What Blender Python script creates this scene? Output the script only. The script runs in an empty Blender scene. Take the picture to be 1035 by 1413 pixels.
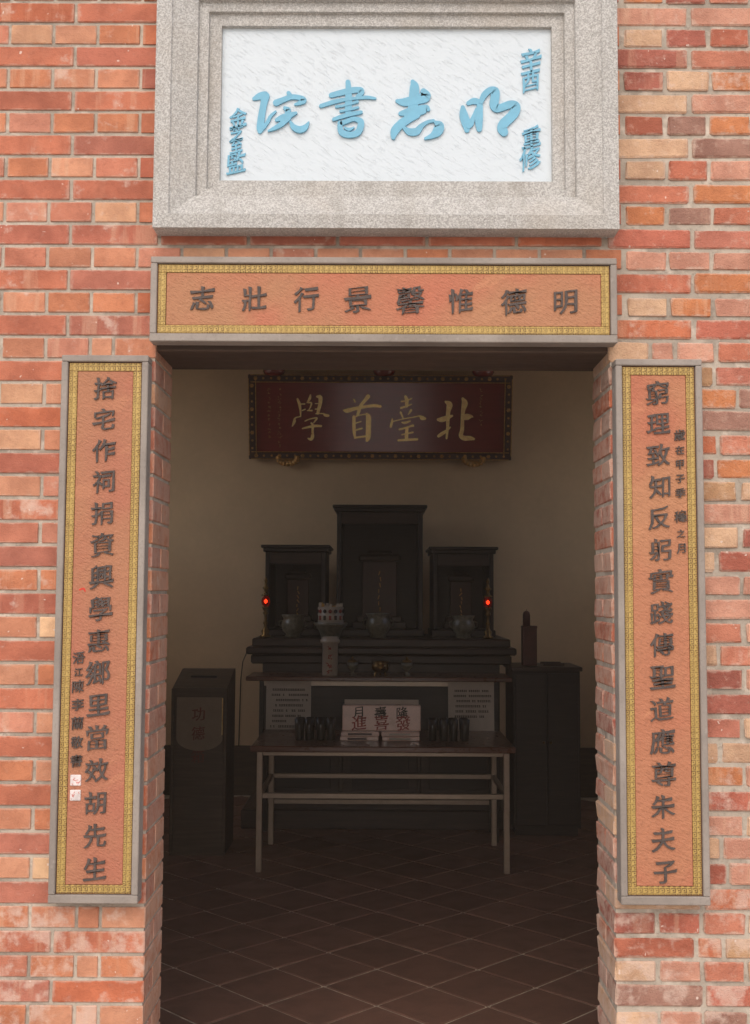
import bpy, bmesh, math, random
from mathutils import Vector, Matrix
random.seed(7)
S = bpy.context.scene
COL = S.collection
R = math.radians

# ------------------------------------------------------------------ camera
cam = bpy.data.cameras.new('camera'); camo = bpy.data.objects.new('camera', cam); COL.objects.link(camo)
cam.sensor_fit = 'VERTICAL'; cam.sensor_height = 36.0; cam.lens = 39.49
cam.clip_start = 0.05; cam.clip_end = 3000
PITCH, YAW, ROLL = R(4.2), R(0.24), R(0.30)
fw = Vector((-math.sin(YAW)*math.cos(PITCH), math.cos(YAW)*math.cos(PITCH), math.sin(PITCH)))
rt = fw.cross(Vector((0, 0, 1))).normalized(); up = rt.cross(fw)
rt, up = rt*math.cos(ROLL)+up*math.sin(ROLL), up*math.cos(ROLL)-rt*math.sin(ROLL)
mw = Matrix((rt, up, -fw)).transposed().to_4x4(); mw.translation = Vector((-.005, -2.88, 1.575))
camo.matrix_world = mw
S.camera = camo

# ------------------------------------------------------------------ sky, sun, exposure
W = bpy.data.worlds.new('World'); S.world = W; W.use_nodes = True
wt = W.node_tree; wt.nodes.clear()
sky = wt.nodes.new('ShaderNodeTexSky'); sky.sky_type = 'NISHITA'; sky.sun_disc = False
SUN_EL, SUN_AZ = R(46), R(190)          # azimuth clockwise from +Y; the sun stands before the facade
sky.sun_elevation = SUN_EL; sky.sun_rotation = SUN_AZ
sky.air_density = 1.0; sky.dust_density = 3.0; sky.ozone_density = 0.6
bg = wt.nodes.new('ShaderNodeBackground'); bg.inputs['Strength'].default_value = 0.13
wo = wt.nodes.new('ShaderNodeOutputWorld')
wt.links.new(sky.outputs[0], bg.inputs[0]); wt.links.new(bg.outputs[0], wo.inputs[0])
sl = bpy.data.lights.new('sun', 'SUN'); so = bpy.data.objects.new('sun', sl); COL.objects.link(so)
sl.energy = 1.5; sl.angle = R(105); sl.color = (1.0, .975, .95)
sd = Vector((math.sin(SUN_AZ)*math.cos(SUN_EL), math.cos(SUN_AZ)*math.cos(SUN_EL), math.sin(SUN_EL)))
so.rotation_euler = sd.to_track_quat('Z', 'Y').to_euler(); so.location = sd*20
vs = S.view_settings; vs.view_transform = 'Standard'; vs.look = 'None'; vs.exposure = 0.36; vs.gamma = 1.0
vs.use_curve_mapping = False
S.cycles.max_bounces = 10; S.cycles.diffuse_bounces = 6

# ------------------------------------------------------------------ helpers
def lin(r, g, b):
    f = lambda c: c/12.92 if c <= .04045 else ((c+.055)/1.055)**2.4
    return (f(r/255), f(g/255), f(b/255))

ORG = {}
def put(o, parent=None, org=(0, 0, 0), local=(0, 0, 0)):
    COL.objects.link(o)
    if parent is not None: o.parent = parent
    o.location = local
    ORG[o.name] = Vector(org)
    return o

def thing(name, label, cat, loc=(0, 0, 0), group=None):
    o = bpy.data.objects.new(name, None); o.empty_display_size = .1
    put(o, None, loc, loc); tag(o, label, cat, group)
    return o

def tag(o, label, cat, group=None):
    o['label'] = label; o['category'] = cat
    if group: o['group'] = group
    return o

def struct(o):
    o['kind'] = 'structure'; return o

CHF = [(0, 1), (2, 3)]
def chamfer_box(x0, x1, y0, y1, z0, z1, b):
    """24 verts, 26 faces"""
    V, F, idx = [], [], {}
    xs, ys, zs = (x0, x1), (y0, y1), (z0, z1)
    for i in (0, 1):
        for j in (0, 1):
            for k in (0, 1):
                sx, sy, sz = (1, -1)[i], (1, -1)[j], (1, -1)[k]
                for a in range(3):           # vert lying on the face whose normal is axis a
                    p = [xs[i]+sx*b, ys[j]+sy*b, zs[k]+sz*b]
                    p[a] = (xs[i], ys[j], zs[k])[a]
                    idx[(i, j, k, a)] = len(V); V.append(p)
    I = lambda i, j, k, a: idx[(i, j, k, a)]
    def add(f, n):
        a, b_, c = (Vector(V[f[0]]), Vector(V[f[1]]), Vector(V[f[2]]))
        if (b_-a).cross(c-a).dot(Vector(n)) < 0: f = f[::-1]
        F.append(f)
    sg = lambda t: -1 if t == 0 else 1
    for i in (0, 1):
        add([I(i, 0, 0, 0), I(i, 1, 0, 0), I(i, 1, 1, 0), I(i, 0, 1, 0)], (sg(i), 0, 0))
        add([I(0, i, 0, 1), I(1, i, 0, 1), I(1, i, 1, 1), I(0, i, 1, 1)], (0, sg(i), 0))
        add([I(0, 0, i, 2), I(1, 0, i, 2), I(1, 1, i, 2), I(0, 1, i, 2)], (0, 0, sg(i)))
        for j in (0, 1):
            add([I(i, j, 0, 0), I(i, j, 1, 0), I(i, j, 1, 1), I(i, j, 0, 1)], (sg(i), sg(j), 0))
            add([I(i, 0, j, 0), I(i, 1, j, 0), I(i, 1, j, 2), I(i, 0, j, 2)], (sg(i), 0, sg(j)))
            add([I(0, i, j, 1), I(1, i, j, 1), I(1, i, j, 2), I(0, i, j, 2)], (0, sg(i), sg(j)))
            for k in (0, 1):
                add([I(i, j, k, 0), I(i, j, k, 1), I(i, j, k, 2)], (sg(i), sg(j), sg(k)))
    return V, F

class MB:
    def __init__(s): s.v, s.f = [], []
    def raw(s, V, F):
        n = len(s.v); s.v += [tuple(p) for p in V]; s.f += [[i+n for i in f] for f in F]; return s
    def box(s, x0, x1, y0, y1, z0, z1, b=0.0):
        if b > 0: return s.raw(*chamfer_box(x0, x1, y0, y1, z0, z1, b))
        V = [(x, y, z) for x in (x0, x1) for y in (y0, y1) for z in (z0, z1)]
        return s.raw(V, [[0, 1, 3, 2], [4, 6, 7, 5], [0, 4, 5, 1], [2, 3, 7, 6], [0, 2, 6, 4], [1, 5, 7, 3]])
    def lathe(s, prof, c=(0, 0, 0), n=20):
        V, F = [], []
        for r, z in prof:
            for k in range(n):
                a = 2*math.pi*k/n; V.append((c[0]+r*math.cos(a), c[1]+r*math.sin(a), c[2]+z))
        for i in range(len(prof)-1):
            for k in range(n):
                F.append([i*n+k, i*n+(k+1) % n, (i+1)*n+(k+1) % n, (i+1)*n+k])
        F.append(list(range(n))[::-1]); F.append([(len(prof)-1)*n+k for k in range(n)])
        return s.raw(V, F)
    def tube(s, pts, r, n=8):
        V, F = [], []
        P = [Vector(p) for p in pts]
        for i, p in enumerate(P):
            t = (P[min(i+1, len(P)-1)]-P[max(i-1, 0)]).normalized()
            a = t.cross(Vector((0, 0, 1)) if abs(t.z) < .9 else Vector((1, 0, 0))).normalized(); b = t.cross(a)
            for k in range(n):
                q = 2*math.pi*k/n; V.append(p+a*r*math.cos(q)+b*r*math.sin(q))
        for i in range(len(P)-1):
            for k in range(n): F.append([i*n+k, i*n+(k+1) % n, (i+1)*n+(k+1) % n, (i+1)*n+k])
        F.append(list(range(n))[::-1]); F.append([(len(P)-1)*n+k for k in range(n)])
        return s.raw(V, F)
    def mesh(s, name, org=(0, 0, 0), smooth=False):
        me = bpy.data.meshes.new(name)
        me.from_pydata([(p[0]-org[0], p[1]-org[1], p[2]-org[2]) for p in s.v], [], s.f)
        if smooth: me.polygons.foreach_set('use_smooth', [True]*len(me.polygons))
        me.update(); return me
    def build(s, name, mat, parent=None, smooth=False):
        org = ORG[parent.name] if parent is not None else Vector((0, 0, 0))
        me = s.mesh(name, org, smooth)
        if mat: me.materials.append(mat)
        return put(bpy.data.objects.new(name, me), parent, org)

def quad_strip(V, F): pass

# ---- nodes
def nd(nt, typ, ins=None, **props):
    n = nt.nodes.new('ShaderNode'+typ)
    for k, v in props.items(): setattr(n, k, v)
    for k, v in (ins or {}).items():
        if isinstance(v, bpy.types.NodeSocket): nt.links.new(v, n.inputs[k])
        else: n.inputs[k].default_value = v
    return n
def c4(c): return (c[0], c[1], c[2], 1)
def math_(nt, op, a, b=0.0, clamp=False): return nd(nt, 'Math', {0: a, 1: b}, operation=op, use_clamp=clamp).outputs[0]
def ramp(nt, fac, lo, hi): return nd(nt, 'MapRange', {'Value': fac, 'From Min': lo, 'From Max': hi}, interpolation_type='SMOOTHSTEP').outputs[0]
def mix(nt, fac, a, b, mode='MIX'):
    n = nd(nt, 'Mix', {'Factor': fac} if not isinstance(fac, bpy.types.NodeSocket) else {}, data_type='RGBA', blend_type=mode)
    if isinstance(fac, bpy.types.NodeSocket): nt.links.new(fac, n.inputs['Factor'])
    for s_, v in ((6, a), (7, b)):
        if isinstance(v, bpy.types.NodeSocket): nt.links.new(v, n.inputs[s_])
        else: n.inputs[s_].default_value = c4(v)
    return n.outputs[2]
def noise(nt, co, sc, det=3, rough=.55):
    return nd(nt, 'TexNoise', {'Vector': co, 'Scale': sc, 'Detail': det, 'Roughness': rough}).outputs[0]
def newmat(name):
    m = bpy.data.materials.new(name); m.use_nodes = True; nt = m.node_tree; nt.nodes.clear()
    b = nd(nt, 'BsdfPrincipled'); o = nd(nt, 'OutputMaterial', {'Surface': b.outputs[0]})
    return m, nt, b
def fin(nt, b, col=None, rough=None, h=None, bump=.3, dist=.002):
    if col is not None: nt.links.new(col, b.inputs['Base Color'])
    if rough is not None:
        if isinstance(rough, bpy.types.NodeSocket): nt.links.new(rough, b.inputs['Roughness'])
        else: b.inputs['Roughness'].default_value = rough
    if h is not None:
        bp = nd(nt, 'Bump', {'Height': h, 'Strength': bump, 'Distance': dist}); nt.links.new(bp.outputs[0], b.inputs['Normal'])
def rotscale(nt, p, ang, sc):
    r_ = nd(nt, 'VectorRotate', {'Vector': p, 'Angle': ang}, rotation_type='Y_AXIS').outputs[0]
    return nd(nt, 'VectorMath', {0: r_, 1: sc}, operation='MULTIPLY').outputs[0]
def pos(nt): return nd(nt, 'NewGeometry').outputs['Position']

def plain(name, col, rough=.5, metal=0.0, var=.25, sc=18, bump=.15, bsc=120, coat=0.0, emit=0.0, ecol=None, dist=.001):
    m, nt, b = newmat(name); p = pos(nt)
    n1 = noise(nt, p, sc, 4); n2 = noise(nt, p, sc*7, 3)
    f = math_(nt, 'ADD', math_(nt, 'MULTIPLY', n1, .7), math_(nt, 'MULTIPLY', n2, .3))
    col_ = mix(nt, ramp(nt, f, .3, .7), [c*(1-var) for c in col], [min(1, c*(1+var)) for c in col])
    fin(nt, b, col_, math_(nt, 'ADD', math_(nt, 'MULTIPLY', n1, .2), rough-.1, True), noise(nt, p, bsc, 3), bump, dist)
    b.inputs['Metallic'].default_value = metal
    if coat: b.inputs['Coat Weight'].default_value = coat; b.inputs['Coat Roughness'].default_value = .05
    if emit:
        b.inputs['Emission Color'].default_value = c4(ecol); b.inputs['Emission Strength'].default_value = emit
    return m

def brick_material(name, island=False, rough_wall=0.0):
    m, nt, b = newmat(name); p = pos(nt)
    oi = nd(nt, 'ObjectInfo')
    if island:
        rnd = nd(nt, 'NewGeometry').outputs['Random Per Island']
        cr = nd(nt, 'ValToRGB', {'Fac': rnd}); e = cr.color_ramp; e.interpolation = 'CONSTANT'
        cols = [lin(180, 102, 74), lin(190, 116, 84), lin(174, 97, 72), lin(194, 130, 96), lin(170, 100, 80), lin(186, 108, 74)]
        while len(e.elements) < len(cols): e.elements.new(.5)
        for i, c in enumerate(cols): e.elements[i].position = i/len(cols); e.elements[i].color = c4(c)
        base = cr.outputs[0]
    else:
        base = oi.outputs['Color']; rnd = oi.outputs['Random']
    # every brick reads its own stretch of the pattern
    off = nd(nt, 'CombineXYZ', {0: math_(nt, 'MULTIPLY', rnd, 37.0), 1: math_(nt, 'MULTIPLY', rnd, 11.0), 2: math_(nt, 'MULTIPLY', rnd, 23.0)}).outputs[0]
    q = nd(nt, 'VectorMath', {0: p, 1: off}, operation='ADD').outputs[0]
    n1 = noise(nt, q, 9, 5, .6); n2 = noise(nt, q, 60, 4, .6); n3 = noise(nt, q, 17, 5, .65); n4 = noise(nt, q, 240, 2)
    c = mix(nt, ramp(nt, n1, .32, .68), mix(nt, 1.0, base, (.78, .72, .70), 'MULTIPLY'), mix(nt, 1.0, base, (1.12, 1.13, 1.12), 'MULTIPLY'))
    c = mix(nt, math_(nt, 'MULTIPLY', ramp(nt, n2, .5, .75), .35), c, mix(nt, 1.0, base, (.62, .52, .5), 'MULTIPLY'))
    n5 = noise(nt, q, 38, 5, .7)
    c = mix(nt, math_(nt, 'MULTIPLY', ramp(nt, n5, .54, .70), .10+.35*rough_wall), c, mix(nt, .55, base, lin(218, 188, 166)))
    # kiln streaks stand upright on some bricks
    st = noise(nt, nd(nt, 'VectorMath', {0: q, 1: (34.0, 34.0, 3.0)}, operation='MULTIPLY').outputs[0], 1.0, 3, .6)
    c = mix(nt, math_(nt, 'MULTIPLY', math_(nt, 'MULTIPLY', ramp(nt, st, .5, .64), ramp(nt, rnd, .5, .8)), .5), c, mix(nt, .5, base, lin(216, 178, 146)))
    # lime bloom: patches, stronger on some bricks and near the wet foot of the wall
    z = nd(nt, 'SeparateXYZ', {0: p}).outputs[2]
    foot = math_(nt, 'MULTIPLY', nd(nt, 'MapRange', {'Value': z, 'From Min': 1.15, 'From Max': .45}).outputs[0], .16)
    pick = math_(nt, 'MULTIPLY', math_(nt, 'SUBTRACT', rnd, .5), .16)
    t = math_(nt, 'ADD', math_(nt, 'ADD', n3, foot), pick)
    bloom = math_(nt, 'MULTIPLY', ramp(nt, t, .60-.02*rough_wall, .76), math_(nt, 'ADD', math_(nt, 'MULTIPLY', n2, .8), .3))
    c = mix(nt, math_(nt, 'MULTIPLY', bloom, .8), c, lin(214, 186, 168))
    if not island:
        # mortar film smeared over the arrises
        g = nd(nt, 'SeparateXYZ', {0: nd(nt, 'TexCoord').outputs['Generated']})
        def edge(s_): return math_(nt, 'MINIMUM', s_, math_(nt, 'SUBTRACT', 1.0, s_))
        ez = edge(g.outputs[2]); ex = math_(nt, 'MULTIPLY', edge(g.outputs[0]), 2.2)
        d = math_(nt, 'ADD', math_(nt, 'MINIMUM', ex, ez), math_(nt, 'MULTIPLY', math_(nt, 'SUBTRACT', noise(nt, q, 30, 5, .7), .5), .42+.2*rough_wall))
        film = math_(nt, 'SUBTRACT', 1.0, ramp(nt, d, -.02, .10+.03*rough_wall))
        c = mix(nt, math_(nt, 'MULTIPLY', film, .45+.15*rough_wall), c, lin(200, 172, 152))
        sp = ramp(nt, noise(nt, q, 75, 1, .4), .77, .80)
        c = mix(nt, math_(nt, 'MULTIPLY', sp, .7), c, lin(225, 205, 190))
    h = math_(nt, 'ADD', math_(nt, 'MULTIPLY', n2, .8), math_(nt, 'ADD', math_(nt, 'MULTIPLY', n1, .9), math_(nt, 'MULTIPLY', n4, .35)))
    fin(nt, b, c, .86, h, .5+.4*rough_wall, .005)
    return m

def mortar_material():
    m, nt, b = newmat('mortar'); p = pos(nt)
    n1 = noise(nt, p, 5, 5); n2 = noise(nt, p, 90, 4); n3 = noise(nt, p, 22, 4)
    c = mix(nt, ramp(nt, n1, .3, .7), lin(148, 136, 122), lin(192, 178, 160))
    c = mix(nt, math_(nt, 'MULTIPLY', ramp(nt, n3, .5, .7), .6), c, lin(216, 200, 182))
    c = mix(nt, math_(nt, 'MULTIPLY', ramp(nt, n2, .55, .75), .5), c, lin(120, 104, 92))
    fin(nt, b, c, .95, math_(nt, 'ADD', n2, math_(nt, 'MULTIPLY', n3, 1.5)), .7, .004)
    return m

def granite_material():
    m, nt, b = newmat('granite'); p = pos(nt)
    v = nd(nt, 'TexVoronoi', {'Vector': p, 'Scale': 330.0}).outputs['Color']
    vv = nd(nt, 'SeparateColor', {0: v}).outputs[0]
    n1 = noise(nt, p, 4, 4); n2 = noise(nt, p, 230, 3, .6); n3 = noise(nt, p, 400, 2)
    c = mix(nt, ramp(nt, vv, .1, .95), lin(168, 163, 156), lin(206, 202, 195))
    c = mix(nt, ramp(nt, n2, .60, .74), c, lin(128, 124, 121))
    c = mix(nt, math_(nt, 'MULTIPLY', ramp(nt, n1, .45, .75), .3), c, lin(176, 160, 140))
    run = noise(nt, nd(nt, 'VectorMath', {0: p, 1: (16.0, 16.0, 2.2)}, operation='MULTIPLY').outputs[0], 1.0, 4, .6)
    c = mix(nt, math_(nt, 'MULTIPLY', ramp(nt, run, .5, .72), .3), c, lin(140, 132, 120))
    fin(nt, b, c, .85, math_(nt, 'ADD', math_(nt, 'ADD', vv, n2), n3), .55, .003)
    return m

def dressed_stone(name, c0, c1, bump=.3):
    m, nt, b = newmat(name); p = pos(nt)
    n1 = noise(nt, p, 6, 5); n2 = noise(nt, p, 130, 3); n3 = noise(nt, p, 40, 4)
    c = mix(nt, ramp(nt, n1, .3, .7), c0, c1)
    c = mix(nt, math_(nt, 'MULTIPLY', ramp(nt, n2, .5, .8), .35), c, [x*.6 for x in c0])
    c = mix(nt, math_(nt, 'MULTIPLY', ramp(nt, n3, .62, .75), .4), c, [min(1, x*1.35) for x in c1])
    fin(nt, b, c, .8, math_(nt, 'ADD', n2, n3), bump, .002)
    return m

def panel_material():
    m, nt, b = newmat('white_render'); p = pos(nt)
    mp = rotscale(nt, p, R(-33), (6, 1, 60))
    mp2 = rotscale(nt, p, R(-40), (12, 1, 110))
    n1 = noise(nt, mp, 3.2, 4, .6); n2 = noise(nt, mp2, 2.2, 4, .6); n3 = noise(nt, p, 140, 2)
    s_ = ramp(nt, math_(nt, 'MAXIMUM', n1, n2), 0.56, .74)
    msk = ramp(nt, noise(nt, p, 5, 3), .4, .65)
    c = mix(nt, math_(nt, 'MULTIPLY', s_, math_(nt, 'MULTIPLY', msk, .32)), (.63, .68, .70), (.44, .45, .45))
    fin(nt, b, c, .6, math_(nt, 'SUBTRACT', math_(nt, 'MULTIPLY', n3, .25), s_), .45, .004)
    return m

def slab_material(name, base, warm, ruddy, seed):
    m, nt, b = newmat(name); p = nd(nt, 'VectorMath', {0: pos(nt), 1: (seed, seed*.7, seed*1.3)}, operation='ADD').outputs[0]
    mp = rotscale(nt, p, R(32), (1.6, 1, 7))
    n0 = noise(nt, p, 2.2, 3); n1 = noise(nt, mp, 2.0, 5, .6); n2 = noise(nt, p, 70, 4, .65); n3 = noise(nt, p, 180, 2); n4 = noise(nt, p, 3.1, 2)
    c = mix(nt, ramp(nt, n0, .4, .62), warm, base)
    c = mix(nt, ramp(nt, n4, .45, .7), c, ruddy)
    c = mix(nt, math_(nt, 'MULTIPLY', ramp(nt, n1, .58, .66), .35), c, [min(1, x*1.3) for x in warm])
    c = mix(nt, math_(nt, 'MULTIPLY', ramp(nt, n2, .52, .72), .3), c, [x*.6 for x in base])
    # chisel marks run slantwise
    ch = rotscale(nt, p, R(-28), (45, 30, 120))
    nc = noise(nt, ch, 1.6, 3, .6)
    fin(nt, b, c, .75, math_(nt, 'ADD', math_(nt, 'MULTIPLY', nc, 1.2), math_(nt, 'ADD', n2, math_(nt, 'MULTIPLY', n3, .4))), .7, .005)
    return m

def gold_fret():
    m, nt, b = newmat('gold_fretwork'); p = nd(nt, 'TexCoord').outputs['Object']
    sx = nd(nt, 'SeparateXYZ', {0: p}); CELL = .0136
    def tri(s_, sc): # 0..1 sawtooth inside a cell, centred
        return math_(nt, 'SUBTRACT', math_(nt, 'FRACT', math_(nt, 'DIVIDE', s_, sc)), .5)
    u = tri(sx.outputs[0], CELL); v = tri(sx.outputs[2], CELL)
    cheb = math_(nt, 'MAXIMUM', math_(nt, 'ABSOLUTE', u), math_(nt, 'ABSOLUTE', v))
    ring = math_(nt, 'SUBTRACT', 1.0, ramp(nt, math_(nt, 'ABSOLUTE', math_(nt, 'SUBTRACT', cheb, .36)), .03, .11))
    gate = ramp(nt, math_(nt, 'ADD', u, math_(nt, 'MULTIPLY', v, .5)), -.3, -.2)
    dot = math_(nt, 'SUBTRACT', 1.0, ramp(nt, cheb, .08, .16))
    dark = math_(nt, 'MAXIMUM', math_(nt, 'MULTIPLY', ring, gate), dot)
    n1 = noise(nt, pos(nt), 9, 4); n2 = noise(nt, pos(nt), 80, 3)
    wear = ramp(nt, n1, .38, .66)
    c = mix(nt, ramp(nt, n2, .3, .7), lin(174, 142, 76), lin(192, 160, 90))
    c = mix(nt, math_(nt, 'MULTIPLY', dark, math_(nt, 'ADD', .5, math_(nt, 'MULTIPLY', wear, .45))), c, lin(96, 66, 34))
    fin(nt, b, c, .5, math_(nt, 'SUBTRACT', math_(nt, 'MULTIPLY', n2, .3), dark), .5, .0015)
    b.inputs['Metallic'].default_value = .15
    return m

def tile_material(name, island):
    m, nt, b = newmat(name); p = pos(nt)
    rnd = nd(nt, 'NewGeometry').outputs['Random Per Island'] if island else nd(nt, 'ObjectInfo').outputs['Random']
    n1 = noise(nt, p, 7, 5); n2 = noise(nt, p, 55, 4)
    c = mix(nt, rnd, lin(116, 84, 71), lin(134, 98, 84))
    c = mix(nt, math_(nt, 'MULTIPLY', ramp(nt, n1, .4, .7), .5), c, lin(102, 78, 67))
    c = mix(nt, math_(nt, 'MULTIPLY', ramp(nt, n2, .5, .75), .3), c, lin(140, 98, 82))
    fin(nt, b, c, math_(nt, 'ADD', math_(nt, 'MULTIPLY', n1, .35), .38), math_(nt, 'ADD', n1, math_(nt, 'MULTIPLY', n2, .3)), .2, .003)
    return m

def wood_material(name, c0, c1, rough=.4, coat=0.0):
    m, nt, b = newmat(name); p = pos(nt)
    mp = nd(nt, 'Mapping', {'Vector': p, 'Scale': (1.5, 14, 22)}).outputs[0]
    n1 = noise(nt, mp, 3, 5, .6); n2 = noise(nt, p, 30, 3)
    c = mix(nt, ramp(nt, n1, .35, .68), c0, c1)
    fin(nt, b, c, math_(nt, 'ADD', math_(nt, 'MULTIPLY', n2, .25), rough-.12), n1, .15, .002)
    if coat: b.inputs['Coat Weight'].default_value = coat; b.inputs['Coat Roughness'].default_value = .12
    return m

MAT = dict(
    brick_l=brick_material('smooth_red_brick'), brick_r=brick_material('rough_red_brick', False, 1.0),
    brick_i=brick_material('red_brick_field', True), mortar=mortar_material(), granite=granite_material(),
    grey_stone=dressed_stone('grey_stone', lin(138, 127, 117), lin(160, 148, 137)),
    panel=panel_material(), gold_fret=gold_fret(),
    red_line=plain('red_oxide', lin(150, 78, 58), .8),
    slab_lintel=slab_material('orange_slab', lin(182, 118, 86), lin(178, 126, 90), lin(188, 112, 84), 5.2),
    slab_left=slab_material('orange_slab_dull', lin(177, 115, 86), lin(177, 120, 87), lin(178, 106, 82), 3.3),
    slab_right=slab_material('orange_slab_warm', lin(182, 119, 86), lin(184, 127, 90), lin(182, 110, 81), 8.1),
    ink=plain('dark_grey_paint', lin(82, 70, 64), .75, var=.3, sc=40, bump=.4, bsc=200, dist=.002),
    blue=plain('sky_blue_paint', lin(114, 173, 196), .6, var=.08, sc=30, bump=.2, bsc=90),
    seal_white=plain('seal_white', lin(214, 200, 194), .8), seal_red=plain('seal_red', lin(190, 120, 110), .8),
    red_mark=plain('red_chalk', lin(206, 60, 44), .8),
    tile=tile_material('terracotta_tile', False), tile_i=tile_material('terracotta_field', True),
    grout=plain('grout', lin(212, 196, 176), .9, var=.3),
    paving=plain('paving_stone', lin(186, 178, 168), .9, var=.2, sc=2, bump=.4, bsc=30),
    plaster=plain('cream_plaster', lin(210, 180, 144), .9, var=.06, sc=3, bump=.3, bsc=60, dist=.002),
    ceiling=wood_material('ceiling_boards', lin(84, 62, 46), lin(110, 84, 62), .6),
    roof=plain('roof_clay', lin(150, 92, 70), .85),
    soffit=wood_material('soffit_wood', lin(68, 50, 39), lin(84, 63, 49), .75),
    dark_wood=wood_material('dark_wood', lin(46, 32, 26), lin(66, 46, 36), .42),
    black_wood=wood_material('black_wood', lin(36, 28, 25), lin(50, 38, 33), .45),
    red_wood=wood_material('red_lacquer_wood', lin(92, 56, 42), lin(112, 70, 52), .3, .3),
    maroon=wood_material('maroon_lacquer', lin(122, 36, 35), lin(132, 44, 40), .2, .7),
    maroon_dull=wood_material('maroon_frame', lin(58, 32, 28), lin(70, 40, 34), .45),
    pale_steel=plain('pale_steel', lin(196, 178, 160), .4, .4, var=.06, bump=.05),
    gilt=plain('gilding', lin(255, 212, 146), .32, .75, var=.2, sc=30, bump=.2),
    dull_gilt=plain('dull_gilding', lin(190, 142, 80), .4, .6, var=.45, sc=60, bump=.5, bsc=150, dist=.003),
    steel=plain('brushed_steel', lin(172, 152, 134), .42, .5, var=.08, bump=.05),
    paper=plain('paper', lin(190, 176, 162), .8, var=.05, bump=.05),
    print=plain('printing_ink', lin(48, 40, 38), .7), red_print=plain('red_ink', lin(150, 56, 48), .6),
    pink_card=plain('glossy_card', lin(216, 178, 162), .3, var=.08, coat=.6),
    ceramic=plain('glazed_ceramic', lin(116, 110, 92), .35, var=.4, sc=40, bump=.1, coat=.35),
    white_china=plain('white_china', lin(186, 170, 152), .4, var=.06, coat=.4),
    brass=plain('brass', lin(120, 90, 48), .3, .85, var=.15),
    lamp_red=plain('lit_red_glass', lin(200, 30, 16), .3, emit=3.0, ecol=(1.0, .16, .05)),
    glass_dark=plain('dark_glass', lin(46, 41, 36), .3, coat=.25, bump=0.0),
    tablet=plain('tablet_red', lin(66, 30, 25), .4, var=.2), red_box=plain('red_carton', lin(86, 42, 33), .55),
    cloth=plain('grey_cloth', lin(140, 122, 104), .85, var=.12, sc=8), box_wood=wood_material('box_wood', lin(74, 60, 48), lin(90, 73, 57), .5),
    faded_red=plain('faded_red', lin(112, 62, 50), .8),
    cable=plain('cable_black', lin(36, 32, 30), .6), gold_paper=plain('gold_paper', lin(190, 140, 52), .4),
)

# ---- lettering
_fc = bpy.data.curves.new('lettering', 'FONT'); _fc.size = 1.0; _fc.resolution_u = 4
_fo = bpy.data.objects.new('lettering', _fc); COL.objects.link(_fo)
_glyph = {}
def glyph(ch):
    if ch in _glyph: return _glyph[ch]
    _fc.body = ch; bpy.context.view_layer.update()
    ev = _fo.evaluated_get(bpy.context.evaluated_depsgraph_get()); me = ev.to_mesh()
    bm = bmesh.new(); bm.from_mesh(me); ev.to_mesh_clear()
    bmesh.ops.remove_doubles(bm, verts=bm.verts, dist=1e-5)
    bm.verts.ensure_lookup_table()
    V = [v.co.copy() for v in bm.verts]; F = []
    for f in bm.faces:
        ids = [v.index for v in f.verts]
        if f.normal.z < 0: ids = ids[::-1]
        F.append(ids)
    cnt = {}
    for f in F:
        for a, b in zip(f, f[1:]+f[:1]): cnt[(a, b)] = 1
    bd = [(a, b) for (a, b) in cnt if (b, a) not in cnt]
    bm.free()
    nrm = {}
    for a, b in bd:
        t = V[b]-V[a]; n = Vector((t.y, -t.x, 0))
        if n.length > 1e-9: n.normalize()
        for k in (a, b): nrm[k] = nrm.get(k, Vector((0, 0, 0)))+n
    for k in nrm:
        if nrm[k].length > 1e-6: nrm[k].normalize()
    # brush terminals: swell, cut or taper the squared stroke ends
    nxt = {}
    for a, b in bd: nxt.setdefault(a, b)
    prv = {b: a for a, b in nxt.items()}; sh = {}
    for a, b in list(nxt.items()):
        if a not in prv or b not in nxt: continue
        e = V[b]-V[a]; p_ = V[a]-V[prv[a]]; q_ = V[nxt[b]]-V[b]
        if not (.035 < e.length < .11) or p_.length < 1e-6 or q_.length < 1e-6: continue
        if p_.normalized().dot(q_.normalized()) > -.75 or abs(p_.normalized().dot(e.normalized())) > .6: continue
        n = Vector((e.y, -e.x, 0)).normalized(); mid = (V[a]+V[b])/2
        hi, lo = (a, b) if V[a].y > V[b].y else (b, a); lf, rg = (a, b) if V[a].x < V[b].x else (b, a)
        if n.x > .8: sh[hi] = Vector((.012, .034, 0)); sh[lo] = Vector((.006, -.016, 0))
        elif n.x < -.8: sh[hi] = Vector((-.030, .020, 0)); sh[lo] = Vector((.012, -.008, 0))
        elif n.y > .8: sh[lf] = Vector((-.030, .030, 0)); sh[rg] = Vector((.010, -.012, 0))
        elif n.y < -.8: sh[lf] = Vector((.010, -.034, 0)); sh[rg] = Vector((-.014, .004, 0))
        else:
            for k in (a, b): sh[k] = (mid-V[k])*.45+n*.03
    for k, d in sh.items(): V[k] = V[k]+d
    xs = [v.x for v in V]; ys = [v.y for v in V]
    cx, cy = (min(xs)+max(xs))/2, (min(ys)+max(ys))/2
    _glyph[ch] = (V, F, bd, nrm, cx, cy); return _glyph[ch]

def wob(x, y, s):
    return math.sin(x*7.1+s)*math.cos(y*6.3+s*1.7)+.6*math.sin(x*15.7+y*11.3+s*2.3)

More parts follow.
